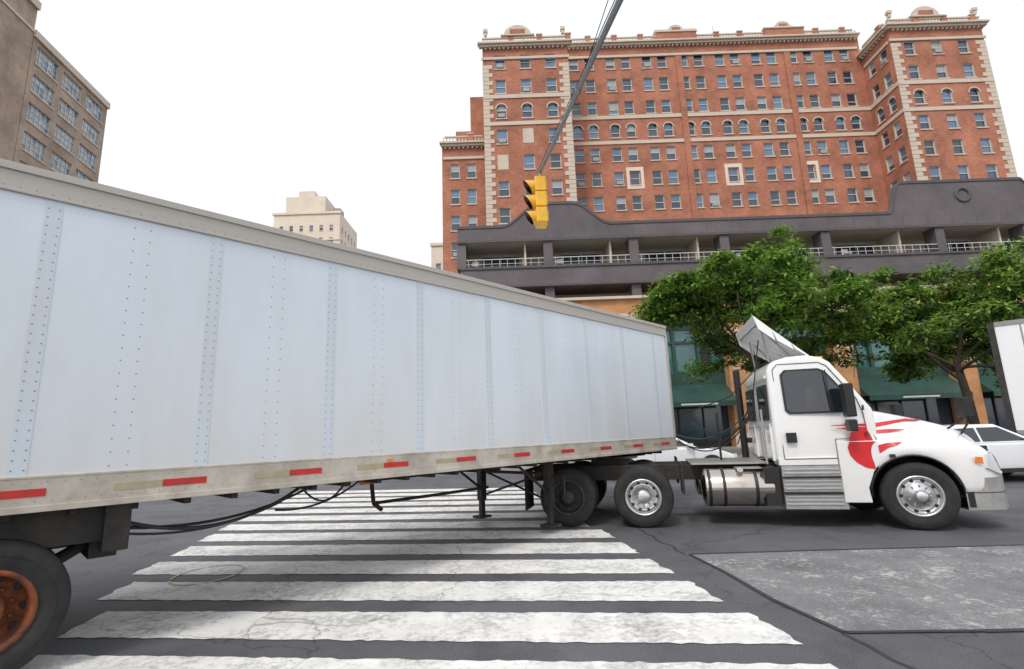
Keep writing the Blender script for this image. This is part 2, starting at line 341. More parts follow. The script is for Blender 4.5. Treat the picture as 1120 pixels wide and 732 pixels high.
apt=empty("brick_apartment_building")
rz=[23.9+3.02*k for k in range(8)]
mb=MB()
facade(mb,(-2.2,50),(1,0),9.45,17,44.2,[1.9,4.7,7.5],rz[:7],'brick',arch=(4,),ww=1.15,skip={(1,3),(0,2)})
cols=[]; u=1.3; 
for i in range(16): cols.append(u); u+= (1.85 if i%2==0 else 2.55)
facade(mb,(7.25,54.5),(1,0),35.9,17,47.6,cols,rz[1:8],'brick',arch=(3,),framed={(3,1),(8,1),(12,1)},ww=1.1)
facade(mb,(43.15,50),(1,0),10.4,17,44.8,[2.0,5.0,8.0],rz[:7],'brick',arch=(4,),ww=1.15)
facade(mb,(43.15,54.5),(0,-1),4.5,17,44.8,[1.3,3.2],rz[:7],'brick',arch=(4,))
facade(mb,(53.55,50),(0,1),16,17,44.8,[2,5,8,11],rz[:7],'brick')
facade(mb,(-7.0,51.5),(1,0),4.8,0,33.2,[1.4,3.2],[20.9]+rz[:3],'brick')
mb.face([(7.25,50,17),(7.25,54.5,17),(7.25,54.5,44.2),(7.25,50,44.2)],'brick')
mb.face([(-2.2,50,17),(-2.2,66,17),(-2.2,66,44.2),(-2.2,50,44.2)],'brick')
mb.face([(-7,51.5,0),(-7,66,0),(-7,66,33.2),(-7,51.5,33.2)],'brick')
mb.box(-3.9,-2.25,53,66,17,40,'brick')
mb.box(-6.98,53,66,66.4,0,44,'brick')
mb.face([(-7,51.5,33.15),(-2.2,51.5,33.15),(-2.2,66,33.15),(-7,66,33.15)],'lime')
mb.face([(-2.2,50,44.15),(7.25,50,44.15),(7.25,66,44.15),(-2.2,66,44.15)],'lime')
mb.face([(7.25,54.5,47.5),(43.15,54.5,47.5),(43.15,66,47.5),(7.25,66,47.5)],'lime')
mb.face([(43.15,50,44.7),(53.55,50,44.7),(53.55,66,44.7),(43.15,66,44.7)],'lime')
mb.build("walls_and_windows",apt,recalc=False)
mb=MB()
def bindob(O,U):
    O=Vector((*O,0)); U=Vector((*U,0)).normalized(); Nn=Vector((U.y,-U.x,0))
    P=lambda u,z,dd=0:O+U*u+Nn*dd+Vector((0,0,z))
    def ob(u0,u1,a,b,d0,d1,k):
        vs=[P(u0,a,d1),P(u1,a,d1),P(u1,a,d0),P(u0,a,d0),P(u0,b,d1),P(u1,b,d1),P(u1,b,d0),P(u0,b,d0)]
        mb.mesh(vs,[(0,3,2,1),(4,5,6,7),(0,1,5,4),(1,2,6,5),(2,3,7,6),(3,0,4,7)],k)
    return ob
def crown(ob,W,zt,a=0):
    ob(-.15+a,W+.15-a,zt-1.9,zt-1.6,0,.14,'lime')
    ob(-.35+a,W+.35-a,zt-.45,zt-.2,0,.4,'lime'); ob(-.5+a,W+.5-a,zt-.2,zt,0,.62,'lime')
    x=.3
    while x<W-.4: ob(x,x+.16,zt-.68,zt-.45,0,.26,'lime'); x+=.5
    ob(a,W-a,zt,zt+.18,-.1,.1,'lime'); ob(a,W-a,zt+.75,zt+.90,-.1,.12,'lime')
    x=.1
    while x<W-.1:
        if int(x/3.1)!=int((x+.35)/3.1):
            ob(x,x+.6,zt+.18,zt+1.05,-.12,.14,'brick'); ob(x-.06,x+.66,zt+1.05,zt+1.18,-.16,.2,'lime'); x+=.75
        else: ob(x,x+.14,zt+.18,zt+.75,-.05,.05,'lime'); x+=.35
def pediment(ob,c,w,z):
    for t in range(16):
        t0,t1=math.pi*t/16,math.pi*(t+1)/16
        x0,x1=c+w*math.cos(t1),c+w*math.cos(t0); h=w*.75*min(math.sin(t0),math.sin(t1))
        ob(x0,x1,z,z+h+.12,-.1,.22,'lime'); 
    ob(c-w*.55,c+w*.55,z-.05,z+w*.45,.2,.26,'brick'); ob(c-w*1.25,c+w*1.25,z-.12,z+.02,-.14,.3,'lime')
for (O,U,W,zt,q) in (((-2.2,50),(1,0),9.45,44.2,1),((7.25,54.5),(1,0),35.9,47.6,0),((43.15,50),(1,0),10.4,44.8,1),((43.15,54.5),(0,-1),4.5,44.8,0),((53.55,50),(0,1),16,44.8,0)):
    ob=bindob(O,U)
    crown(ob,W,zt,0 if q else .5)
    for z,h in ((34.25,.42),(37.5,.45),(21.9,.5)) : ob(.0,W,z,z+h,-.02,.1,'lime')
    if q:
        quoins(ob,0,W,17.2,zt-2); quoins(ob,0,W,17.2,zt-2,False); pediment(ob,W*.42,1.5,zt+1.1)
        for c in (.4,W-.4): ob(c-.16,c+.16,zt+1.18,zt+1.6,-.16,.16,'lime'); ob(c-.24,c+.24,zt+1.6,zt+1.95,-.24,.24,'lime')
ob=bindob((7.25,54.5),(1,0))
for u in (13.95,27.0):
    ob(u-.35,u+.35,17,45.6,0,.16,'brick')
    ob(u-2.4,u+2.4,47.7,48.75,.12,.3,'brick'); ob(u-2.5,u+2.5,48.75,48.9,-.15,.4,'lime'); pediment(ob,u,.9,49.05)
ob=bindob((-7,51.5),(1,0)); crown(ob,4.8,33.2,.3)
mb.box(20,25,58,63,47.5,52.0,'brick'); mb.box(19.8,25.2,57.8,63.2,52.0,52.3,'lime')
mb.box(34,38,58,62,47.5,51.0,'lime'); mb.box(1,4,54,58,44.2,47,'brick'); mb.box(46.5,50.5,53,58,44.8,47.6,'brick'); mb.box(46.3,50.7,52.8,58.2,47.6,47.9,'lime')
for x,y,z in ((27,57,47.6),(2.5,52,44.2)):
    mb.tube((x,y,z),(x,y,z+4.2),.06,.03,'galv',5)
mb.build("cornices_and_quoins",apt,recalc=True)

com=empty("commercial_building"); mb=MB()
X0,X1=-3.67,72
mb.face([(X0,40.2,0),(X1,40.2,0),(X1,40.2,17),(X0,40.2,17)],'stucco')
mb.box(X0,X0+.25,37.9,49.9,0,17.2,'mansard')
mb.box(X0,X1,38.5,49.9,17.0,17.15,'mansard')
def parapet(prof,y0,y1,zb):
    n=len(prof)
    for i in range(n-1):
        (xa,za),(xb,zb2)=prof[i],prof[i+1]
        mb.face([(xa,y0,zb),(xb,y0,zb),(xb,y0,zb2),(xa,y0,za)],'mansard'); mb.face([(xa,y0,za),(xb,y0,zb2),(xb,y1,zb2),(xa,y1,za)],'mansard')
        if abs(xa-xb)>.01: 
            mb.face([(xa,y0-.06,za),(xb,y0-.06,zb2),(xb,y0-.06,zb2-.22),(xa,y0-.06,za-.22)],'mansard2'); mb.face([(xa,y0-.06,za),(xb,y0-.06,zb2),(xb,y0,zb2+.003),(xa,y0,za+.003)],'mansard2')
def shoulder(xa,xb,z0,z1,w=2.2):
    L_=[(xa,z0)]+[(xa+w*t/8,z0+(z1-z0)*(1-math.cos(t/8*math.pi))/2) for t in range(1,9)]
    return L_+[(xb-(x-xa),z) for x,z in L_[::-1]]
prof=[(X0-.3,17.5)]+shoulder(-.5,8.0,17.5,19.3,3.0)+shoulder(29.6,41.4,17.5,20.0,1.2)+shoulder(52,63,17.5,19.8,1.2)+[(X1,17.5)]
parapet(prof,37.4,38.0,16.2)
x=X0
while x<X1: mb.box(x-.015,x+.015,37.392,37.4,16.3,17.25,'mansard2'); x+=1.9
for c in (35.5,57.5):
    mb.lathe([(.62,0),(.62,-.1),(.45,-.1),(.45,0)],(c,37.4,18.7),'mansard2',24)
mb.box(X0-.3,X1,37.3,37.4,16.1,16.3,'mansard2')
mb.box(X0-.3,X1,37.4,40.2,16.15,16.25,'stucco')
mb.box(X0-.1,X1,37.4,40.2,12.5,14.1,'mansard'); mb.box(X0-.15,X1,37.3,37.4,13.95,14.12,'mansard2'); mb.box(X0-.15,X1,37.35,37.4,12.5,12.65,'mansard2')
mb.box(X0-.1,X1,37.6,40.2,10.1,11.3,'tan'); mb.box(X0-.2,X1,37.3,37.75,11.3,11.5,'lime'); mb.box(X0-.2,X1,37.4,37.62,9.95,10.15,'lime')
bays=[X0,3,9.6,16.6,24.4,33.2,40,47,54,61,68]
for i,x in enumerate(bays):
    mb.box(x-.35,x+.35,37.45,38.6,14.1,16.15,'mansard'); mb.box(x-.35,x+.35,37.65,38.6,11.5,12.5,'mansard')
    if i>0: mb.box(x-.75,x+.75,37.5,39.5,0,9.95,'tan'); mb.box(x-.85,x+.85,37.42,37.5,9.3,9.95,'lime'); mb.box(x-.85,x+.85,37.42,37.5,0,1.1,'lime'); mb.box(x-.45,x+.45,37.45,37.5,5.7,8.7,'lime'); mb.box(x-.3,x+.3,37.43,37.45,5.85,8.55,'tan')
for a,b in zip(bays[:-1],bays[1:]):
    a2,b2=a+.75,b-.75; m=(a+b)/2
    mb.box(m+1.5,m+1.65,37.9,40.15,14.1,16.15,'stucco')
    for z0,z1 in ((14.2,16.0),(11.5,12.4)):
        mb.box(m-1.9,m+1.1,40.12,40.19,z0,z1-.15,'glass'); mb.box(m-.42,m-.32,40.08,40.12,z0,z1-.15,'wframe'); mb.box(m-2.0,m+1.2,40.09,40.19,z1-.15,z1-.05,'wframe')
    mb.box(a+.35,b-.35,37.47,37.51,14.75,14.80,'rail')
    x=a+.5
    while x<b-.5: mb.box(x,x+.03,37.48,37.5,14.12,14.75,'rail'); x+=.6
    mb.box(a+.35,b-.35,37.475,37.505,14.4,14.43,'rail')
    if R.random()<.7:   # balcony furniture: chair back and table
        xx=m-2.6; mb.box(xx,xx+.5,38.6,38.66,14.1,15.0,'rail'); mb.box(xx,xx+.5,38.1,38.6,14.5,14.55,'rail'); mb.box(xx+.9,xx+1.5,38.2,38.8,14.78,14.82,'dark')
    mb.box(a2,b2,38.4,38.6,8.9,9.95,'green'); mb.box(a2,b2,38.3,38.6,4.4,5.6,'green')
    mb.box(a2,b2,38.5,38.55,5.6,8.9,'teal')
    nn=max(2,int((b2-a2)/1.7))
    for t in range(nn+1):
        x=a2+(b2-a2)*t/nn; mb.box(x-.12,x+.12,38.3,38.5,5.6,8.9,'green')
        if t<nn and R.random()<.5: mb.box(x+.15,x+.4+R.random(),38.44,38.498,5.7,6.2+1.6*R.random(),R.choice(['dark','glass','teal']))
    mb.box(a2,b2,38.33,38.5,7.85,8.05,'green')
    mb.mesh([(a2,36.6,3.4),(b2,36.6,3.4),(b2,38.3,4.7),(a2,38.3,4.7),(a2,38.3,3.4),(b2,38.3,3.4)],[(0,1,2,3),(0,3,4),(1,5,2)],'green')
    mb.box(a2,b2,36.58,36.62,3.05,3.4,'green')
    mb.box(m-1.3,m+1.3,36.565,36.58,3.16,3.27,'rail')
    mb.box(a2,b2,38.7,38.75,.5,4.4,'glass'); mb.box(a2,b2,38.55,38.8,.14,.6,'dark')
    for t in range(nn+1):
        x=a2+(b2-a2)*t/nn; mb.box(x-.05,x+.05,38.6,38.7,.6,4.4,'black')
mb.build("podium_storefront",com,recalc=True)

def dirfrom(a,b): v=Vector((b[0]-a[0],b[1]-a[1])); return v.normalized(),v.length
A=(-50.2,47.6); B=(-52.0,60.0)
lb=empty("loft_building"); mb=MB(); U,W=dirfrom(A,B)
ob=facade(mb,A,(U.x,U.y),W,0,45.8,[2.3,6.25,10.2],[3.4+3.35*k for k in range(13)],'tanbrick',ww=3.2,wh=2.1,style='ind',trim='lime')
mb.face([(B[0],B[1],0),(B[0]-25,B[1],0),(B[0]-25,B[1],45.8),(B[0],B[1],45.8)],'tanbrick')
mb.face([(A[0],A[1],45.7),(B[0],B[1],45.7),(B[0]-25,B[1],45.7),(A[0]-25,A[1],45.7)],'tanbrick')
ob(-.1,W+.1,45.2,46.0,-.3,.25,'lime')
mb.build("walls_and_windows",lb,recalc=False)
tb=empty("tall_brick_building"); mb=MB(); C=(-48.6,36.0); U,W=dirfrom(C,A)
ob=facade(mb,(C[0],C[1]),(U.x,U.y),W-.05,0,49.2,[2.5,5.5],[4+3.4*k for k in range(8)],'tanbrick',ww=1.3,wh=1.9)
mb.face([(A[0],A[1]-.05,0),(A[0]-22,A[1]-.05,0),(A[0]-22,A[1]-.05,49.2),(A[0],A[1]-.05,49.2)],'tanbrick')
mb.face([(C[0]-25,C[1],0),(C[0],C[1],0),(C[0],C[1],49.2),(C[0]-25,C[1],49.2)],'tanbrick')
ob(0,W-.05,48.4,49.3,-.3,.3,'lime'); ob(0,W-.05,45.6,45.9,-.05,.12,'lime')
mb.box(A[0]-9,A[0]-3,A[1]-8,A[1]-2,49.2,53.5,'tanbrick')
mb.build("walls_and_windows",tb,recalc=False)
db=empty("cream_tower"); mb=MB()
obd=facade(mb,(-58.6,120),(1,0),16.6,0,57.5,[2+2.5*k for k in range(6)],[4+3.3*k for k in range(16)],'cream',ww=.9,wh=1.5,trim='cream')
facade(mb,(-42.0,120),(0,1),14,0,57.5,[2+2.5*k for k in range(5)],[4+3.3*k for k in range(16)],'cream',ww=.9,wh=1.5,trim='cream')
mb.box(-56,-46,120.6,132,57.5,62.3,'cream'); mb.box(-53,-49,121,126,62.3,64,'cream'); obd(-.3,16.9,57.2,57.8,-.2,.3,'cream'); obd(-.3,16.9,50.2,50.5,-.2,.2,'cream')
mb.box(-45.2,-43.4,124,127,57.5,60.5,'galv')
mb.build("walls_and_windows",db,recalc=False)
db=empty("distant_tower"); mb=MB()
obd=facade(mb,(-15.2,95),(1,0),8,0,38.5,[1.4+1.8*k for k in range(4)],[4+3.3*k for k in range(10)],'cream',ww=1.0,wh=1.6,trim='cream')
mb.box(-15.2,-7.2,95.3,110,0,38.3,'cream'); obd(-.2,8.2,38.1,38.7,-.2,.25,'cream')
mb.build("walls_and_windows",db,recalc=False)

# ---------------------------------------------------------------- trees
def tree(name,base,height,cr,seed,nleaf=15000,lean=(0,0),zs_=1.0,cs=1.0):
    r=random.Random(seed); e=empty(name,(base[0],base[1],.14)); mb=MB(); tips=[]
    def limb(p,d,l,rad_,depth):
        segs=3; q=Vector(p); dd=Vector(d).normalized()
        for i in range(segs):
            nd=(dd+Vector((r.uniform(-.22,.22),r.uniform(-.22,.22),r.uniform(-.08,.14)))).normalized()
            n=q+nd*l/segs; r1=rad_*(1-.28*(i+1)/segs); mb.tube(q,n,rad_*(1-.28*i/segs),r1,'bark',7,False); q=n; dd=nd
            if depth<=2: tips.append(q.copy())
        if depth==0: return
        for k in range(3):
            a=r.uniform(0,6.28); sp=r.uniform(.45,.95)
            o=dd.orthogonal().normalized(); o2=dd.cross(o)
            nd=(dd+(o*math.cos(a)+o2*math.sin(a))*sp); nd.z=nd.z*.8*zs_
            limb(q,nd,l*r.uniform(.62,.85),rad_*.58,depth-1)
    tz=height
    p=Vector((0,0,0)); top=Vector((lean[0],lean[1],tz)); mid=p.lerp(top,.5)+Vector((.10,0,0)); mb.tube(p,mid,.24,.18,'bark',12,False); mb.tube(mid,top,.18,.15,'bark',12,False)
    nb=8
    for k in range(nb):
        a=k*6.283/nb*2+r.uniform(-.3,.3)
        zz=(.25,.9,1.7,.5,1.3,.35,1.0,2.2)[k]*zs_
        limb(top+Vector((0,0,-.9*r.random())),(math.cos(a)*1.2,math.sin(a)*.95,zz),cr*.40,.085,3)
    mb.build("trunk_and_limbs",e,recalc=False)
    clumps=[]
    for t in tips:
        if r.random()<.72: clumps.append((t+Vector((r.uniform(-.4,.4),r.uniform(-.4,.4),r.uniform(-.15,.3))),r.uniform(.38,.95)*cs))
    V=[];F=[];MI=[]
    per=max(10,nleaf//len(clumps))
    for c,s in clumps:
        shade=r.choice([0,0,1,1,2])
        for i in range(per):
            v=Vector((r.gauss(0,1),r.gauss(0,1),r.gauss(0,1))).normalized()*s*(r.random()**.4)
            v.z*=.42
            q=c+v+Vector((0,0,-.15*v.xy.length))
            L_=r.uniform(.18,.40); W_=L_*.38
            a=Vector((r.uniform(-1,1),r.uniform(-1,1),r.uniform(-.75,.2))).normalized(); b=a.cross(Vector((r.uniform(-.5,.5),r.uniform(-.5,.5),1))).normalized()
            j=len(V); V+=[q,q+a*L_*.5+b*W_*.5,q+a*L_,q+a*L_*.5-b*W_*.5]; F.append((j,j+1,j+2,j+3))
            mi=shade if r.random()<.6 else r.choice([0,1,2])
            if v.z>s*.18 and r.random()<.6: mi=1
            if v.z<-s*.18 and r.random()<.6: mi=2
            MI.append(mi)
    me=bpy.data.meshes.new("foliage"); me.from_pydata([tuple(v) for v in V],[],F); 
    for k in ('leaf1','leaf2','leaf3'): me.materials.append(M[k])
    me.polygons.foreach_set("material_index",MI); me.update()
    o=bpy.data.objects.new("foliage",me); SC.collection.objects.link(o); o.parent=e
    return e
tree("street_tree",(11.4,24.5),4.9,6.1,5,46000,(.3,0),1.05)
tree("street_tree",(21.8,24.8),4.2,5.7,9,42000,(-.2,.1),.80)
tree("street_tree",(33,25),4.3,5.0,21,16000,(.2,.1),.8)

# ---------------------------------------------------------------- wheels
def wheel(mb,c,side,r=.5,w=.28,kind='front',rim='alu'):
    s=side; rr=r*.585
    prof=[(rr,0),(rr+.02,0),(rr+.05,.012),(r*.8,.02),(r*.93,.006),(r*.975,-.02),(r,-.055),(r,-w+.055),(r*.975,-w+.02),(r*.9,-w),(rr,-w+.01)]
    mb.lathe(prof,c,'rubber',56,s)
    mb.lathe([(r*.80,.021),(r*.81,.025),(r*.82,.021)],c,'rubber',56,s)
    for g_ in (-.09,-.14,-.19): mb.lathe([(r+.002,g_-.006),(r+.0025,g_+.006)],c,'black',56,s)
    mb.lathe([(rr+.012,0.0),(rr+.005,.012),(rr-.02,.008),(rr-.03,-.02)],c,rim,48,s)
    if kind=='front':
        mb.lathe([(rr-.03,-.02),(rr-.05,-.05),(rr*.72,-.045),(rr*.66,.0),(rr*.45,.015),(rr*.42,.03),(.09,.035),(.085,.09),(.05,.105),(0.001,.105)],c,rim,40,s)
        hr,hy=rr*.80,-.040; lr,ly=rr*.54,.01
    else:
        mb.lathe([(rr-.03,-.02),(rr-.045,-.15),(rr*.8,-.165),(rr*.62,-.16),(rr*.55,-.14),(.13,-.14),(.12,-.02),(.08,.0),(.001,0.0)],c,rim,40,s)
        hr,hy=rr*.80,-.155; lr,ly=rr*.58,-.14
    for i in range(10):
        a=2*math.pi*i/10
        x,z=c[0]+hr*math.cos(a),c[2]+hr*math.sin(a)
        mb.tube((x,c[1]+s*(hy+.002),z),(x,c[1]+s*(hy+.006),z),.026 if kind=='front' else .03,.026,'black',10)
        x,z=c[0]+lr*math.cos(a+.3),c[2]+lr*math.sin(a+.3)
        mb.tube((x,c[1]+s*ly,z),(x,c[1]+s*(ly+.03),z),.014,.012,rim if rim!='alu' else 'alud',6)

# ---------------------------------------------------------------- semi trailer
TL=14.6; tr=empty("semi_trailer",(3.47,11.4,0),math.atan2(.718,.696)); ZB,ZT=1.20,3.91
mb=MB()
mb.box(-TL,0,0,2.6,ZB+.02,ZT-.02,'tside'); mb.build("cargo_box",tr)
mb=MB()
mb.box(-TL-.01,.012,-.014,.03,ZT-.22,ZT,'trailtop'); mb.box(-TL-.01,.012,-.03,.03,ZT-.06,ZT+.004,'trailtop'); mb.box(-TL-.01,.012,-.022,.03,ZT-.235,ZT-.21,'trailtop'); mb.box(-TL-.01,.012,2.57,2.614,ZT-.25,ZT,'trailtop')
mb.box(-TL-.01,.012,-.016,.03,ZB,ZB+.25,'trail'); mb.box(-TL-.01,.012,-.028,.03,ZB-.015,ZB+.035,'trail'); mb.box(-TL-.01,.012,2.57,2.616,ZB,ZB+.25,'trail'); mb.box(-TL-.01,.012,-.020,.03,ZB+.235,ZB+.255,'trail')
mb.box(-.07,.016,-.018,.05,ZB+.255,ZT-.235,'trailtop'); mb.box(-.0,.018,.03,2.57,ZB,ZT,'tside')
mb.tube((.0,.0,ZB+.25),(.0,.0,ZT-.2),.03,.03,'alud',8)
mb.box(-TL-.02,-TL+.1,-.018,.05,ZB+.25,ZT-.25,'trail')
mb.build("rails",tr,bevel=.004)
mb=MB(); rv=MB()
def rivet(x,z,y=-.002,r=.0078):
    i=len(rv.v); n=6
    for t in range(n): rv.v.append((x+r*math.cos(t*6.2832/n),y,z+r*math.sin(t*6.2832/n)))
    rv.v.append((x,y-r*.7,z)); k=rv.mi('rivet')
    for t in range(n): rv.f.append((i+t,i+(t+1)%n,i+n)); rv.m.append(k); rv.sm.append(True)
x=-.62; k=0
while x>-TL:
    if k%2==0:
        mb.box(x-.055,x+.055,-.0035,.0,ZB+.255,ZT-.235,'seam')
        for dx in (-.035,.035):
            z=ZB+.30
            while z<ZT-.27: rivet(x+dx,z,-.0035); z+=.075
    else:
        for dx in (-.06,.06):
            z=ZB+.30
            while z<ZT-.27: rivet(x+dx,z,0); z+=.11
    x-=.61; k+=1
x=-.1
while x>-TL:
    rivet(x,ZB+.21,-.016); rivet(x,ZT-.19,-.014); rivet(x+.04,ZB+.07,-.016); x-=.1
x=-.3; 
while x>-TL:
    mb.box(x-.34,x,-.0195,-.016,ZB+.10,ZB+.158,'rtape'); mb.box(x-.68,x-.345,-.019,-.016,ZB+.10,ZB+.156,'wtape'); x-=1.10
mb.box(-7.2,-7.13,-.03,-.016,ZB+.17,ZB+.20,'amber')
mb.build("seams_and_reflectors",tr); rv.build("rivets",tr,recalc=False)
mb=MB()
x=-.4
while x>-TL: mb.box(x-.03,x+.03,.14,2.46,ZB-.08,ZB+.02,'frame'); x-=.4
mb.box(-1.6,-.1,.7,1.9,ZB-.14,ZB-.1,'frame')
for y in (.62,1.9): mb.box(-13.2,-9.65,y-.05,y+.05,.82,1.1,'frame')
mb.box(-9.85,-9.65,.4,2.2,.72,1.1,'frame'); mb.box(-10.9,-9.6,.22,.45,.88,1.18,'frame'); mb.box(-9.8,-9.62,.12,.3,.8,1.18,'frame')
for ax in (-10.46,-11.71):
    mb.tube((ax,.3,.5),(ax,2.3,.5),.065,.065,'frame',12)
    mb.tube((ax+.0,.5,.5),(ax+.65,.6,.85),.06,.05,'frame',8); mb.tube((ax-.2,.6,.62),(ax-.2,.6,.9),.12,.12,'rubber',12)
    mb.tube((ax-.15,.75,.62),(ax-.35,.75,.72),.1,.1,'frame',10)
for y in (.1,2.5): mb.box(-12.7,-12.66,y-.0 if y<1 else y-.5,y+.5 if y<1 else y,.3,1.1,'rubber')
mb.box(-14.5,-14.4,.5,2.1,.5,.6,'alud'); mb.box(-14.48,-14.42,.6,.68,.6,1.2,'alud'); mb.box(-14.48,-14.42,1.9,1.98,.6,1.2,'alud')
mb.build("underframe",tr,bevel=.006)
mb=MB()
for ax in (-10.46,-11.71):
    wheel(mb,(ax,.05,.5),-1,.5,.27,'rear','rust'); wheel(mb,(ax,.38,.5),-1,.5,.27,'rear','rust')
    wheel(mb,(ax,2.57,.5),1,.5,.27,'rear','rust'); wheel(mb,(ax,2.24,.5),1,.5,.27,'rear','rust')
mb.build("wheels",tr,recalc=False)
mb=MB()
LX=-3.75
for y in (.45,2.15):
    mb.box(LX-.065,LX+.065,y-.065,y+.065,.42,1.18,'frame'); mb.box(LX-.045,LX+.045,y-.045,y+.045,.14,.5,'frame'); mb.box(LX-.14,LX+.14,y-.12,y+.12,.10,.14,'frame')
    mb.tube((LX,y,.62),(LX-.7,y,1.1),.025,.025,'frame',6)
mb.tube((LX,.45,.95),(LX,2.15,.95),.03,.03,'frame',6); mb.tube((LX,.45,.5),(LX,2.15,.98),.022,.022,'frame',6); mb.tube((LX,2.15,.5),(LX,.45,.98),.022,.022,'frame',6)
mb.tube((LX,.1,.9),(LX,.45,.9),.02,.02,'frame',6); mb.tube((LX-.02,.1,.9),(LX-.02,.1,.65),.015,.015,'frame',6)
mb.build("landing_gear",tr,bevel=.005)
mb=MB()
mb.box(-6.3,-5.2,2.2,2.28,.96,1.04,'frame'); mb.box(-6.32,-5.98,2.16,2.2,.93,1.01,'amber'); mb.box(-6.2,-6.12,2.2,2.28,1.0,1.2,'frame'); mb.path([(-6.1,2.2,1.0),(-6.05,2.2,.62),(-5.9,2.2,.5)],.035,'frame'); mb.path([(-6.0,2.2,.62),(-5.0,1.9,.66),(-4.0,1.7,.7)],.028,'frame')
def droop(a,b,s,r=.016,n=14,k='black'):
    a=Vector(a); b=Vector(b); pts=[]
    for i in range(n+1):
        t=i/n; q=a.lerp(b,t); q.z-=s*4*t*(1-t); pts.append(q)
    mb.path(pts,r,k)
droop((-9.62,.28,1.0),(-7.9,.55,1.18),.22,.018); droop((-9.62,.34,.95),(-7.5,.9,1.18),.16,.016); droop((-8.3,.4,.93),(-6.9,.9,1.2),.13,.013); droop((-8.0,.5,1.15),(-7.3,.7,1.18),.22,.012); droop((-9.6,.3,.9),(-8.2,.5,1.0),.10,.012)
mb.build("air_hoses",tr)

# ---------------------------------------------------------------- tractor
tk=empty("semi_truck_tractor",(6.36,9.25,0),rad(-14.5))
def ext(mb,prof,yf,k,smooth=False):
    n=len(prof); vs=[(x,-yf(x,z),z) for x,z in prof]+[(x,yf(x,z),z) for x,z in prof]
    fs=[(i,(i+1)%n,n+(i+1)%n,n+i) for i in range(n)]+[tuple(range(n)),tuple(range(n,2*n))[::-1]]
    mb.mesh(vs,fs,k,smooth)
def cy(x,z):
    t=max(0,(z-1.75)/1.0); return 1.10-.10*t-(.10*max(0,(x+.75)/.5) if x>-.75 else 0)
mb=MB()
side=[(-1.87,1.02),(-1.87,1.75),(-1.85,2.56),(-1.76,2.70),(-1.5,2.77),(-1.2,2.78),(-.98,2.73),(-.86,2.64),(-.60,2.24),(-.36,1.86),(-.33,1.75),(-.33,1.02)]
n=len(side); vs=[(x,-cy(x,z),z) for x,z in side]+[(x,cy(x,z),z) for x,z in side]
fs=[(i,(i+1)%n,n+(i+1)%n,n+i) for i in range(n)]
for off,rev in ((0,False),(n,True)):
    a=[off+i for i in range(1,11)]; b=[off+0,off+1,off+10,off+11]
    fs+= [tuple(a[::-1] if rev else a), tuple(b[::-1] if rev else b)]
mb.mesh(vs,fs,'white',True)
o=mb.build("cab_shell",tk,bevel=.07); o.modifiers.new("wn",'WEIGHTED_NORMAL')
def lerpt(tab,x):
    for (a,va),(b,vb) in zip(tab[:-1],tab[1:]):
        if x<=b:
            t=(x-a)/(b-a); t=max(0,min(1,t)); return va+(vb-va)*t
    return tab[-1][1]
zt=[(-.45,1.87),(-.1,1.80),(.3,1.69),(.65,1.58),(.95,1.46),(1.12,1.36),(1.22,1.20),(1.27,1.0)]
zs=[(-.45,1.28),(0,1.29),(.4,1.28),(.8,1.21),(1.05,1.12),(1.22,.97),(1.27,.88)]
wo=[(-.45,1.13),(-.2,1.18),(.2,1.21),(.7,1.20),(1.0,1.12),(1.18,.98),(1.27,.86)]
mb=MB(); xs=[-.45+1.72*i/34 for i in range(35)]; rows=[]
for x in xs:
    T,S,Wd=lerpt(zt,x),lerpt(zs,x),lerpt(wo,x)
    ar=.60; zb=.5+math.sqrt(max(0,ar*ar-x*x)) if abs(x)<ar else .56
    zb=min(zb,S-.06)
    h=max(T-S,.04); ti=.78 if x<.8 else .78-.25*(x-.8)
    sec=[(Wd-.03,zb),(Wd,zb+.03),(Wd+.005,(zb+S)/2),(Wd-.01,S-.02),(Wd-.06,S+.06*h/.4),(Wd-.17,S+.11*h/.4),(ti*Wd+.02,S+.20*h/.4),(ti*Wd-.06,S+.62*h),(ti*Wd-.13,S+.85*h),(ti*Wd-.27,S+.97*h),(.35*Wd,S+h*1.01),(0,S+h*1.03)]
    rows.append([(x,-y,z) for y,z in sec]+[(x,y,z) for y,z in sec[::-1][1:]])
m=len(rows[0]); vs=sum(rows,[]); fs=[]
for i in range(len(rows)-1):
    for j in range(m-1): a=i*m+j; fs.append((a,a+1,a+m+1,a+m))
mb.mesh(vs,fs,'white',True); 
mb.mesh(rows[-1],[tuple(range(m))],'black')
hood=mb.build("hood",tk,recalc=True)
sb=hood.modifiers.new("s",'SUBSURF'); sb.levels=1; sb.render_levels=1
mb=MB()
for s in (-1,1):
    pts=[(-.98,.40),(-.60,.40),(-.62,.62),(-.52,.86),(-.40,1.02),(-.40,1.34),(-.98,1.34)]
    ns=len(pts); vv=[(x,s*1.135,z) for x,z in pts]+[(x,s*.98,z) for x,z in pts]
    mb.mesh(vv,[tuple(range(ns)),tuple(range(ns,2*ns))[::-1]]+[(i,(i+1)%ns,ns+(i+1)%ns,ns+i) for i in range(ns)],'white')
mb.build("fender_skirts",tk,bevel=.015)
mb=MB()
for s in (-1,1):
    pr=[]
    for i in range(15):
        a=math.pi*i/14; pr.append((.60*math.cos(a),.5+.60*math.sin(a)))
    for (xa,za),(xb,zb_) in zip(pr[:-1],pr[1:]): mb.face([(xa,s*1.17,za),(xb,s*1.17,zb_),(xb,s*.6,zb_),(xa,s*.6,za)],'black')
    mb.face([(-.62,s*.58,.4),(.62,s*.58,.4),(.62,s*.58,1.2),(-.62,s*.58,1.2)],'black')
mb.build("wheel_wells",tk,recalc=False)
mb=MB()
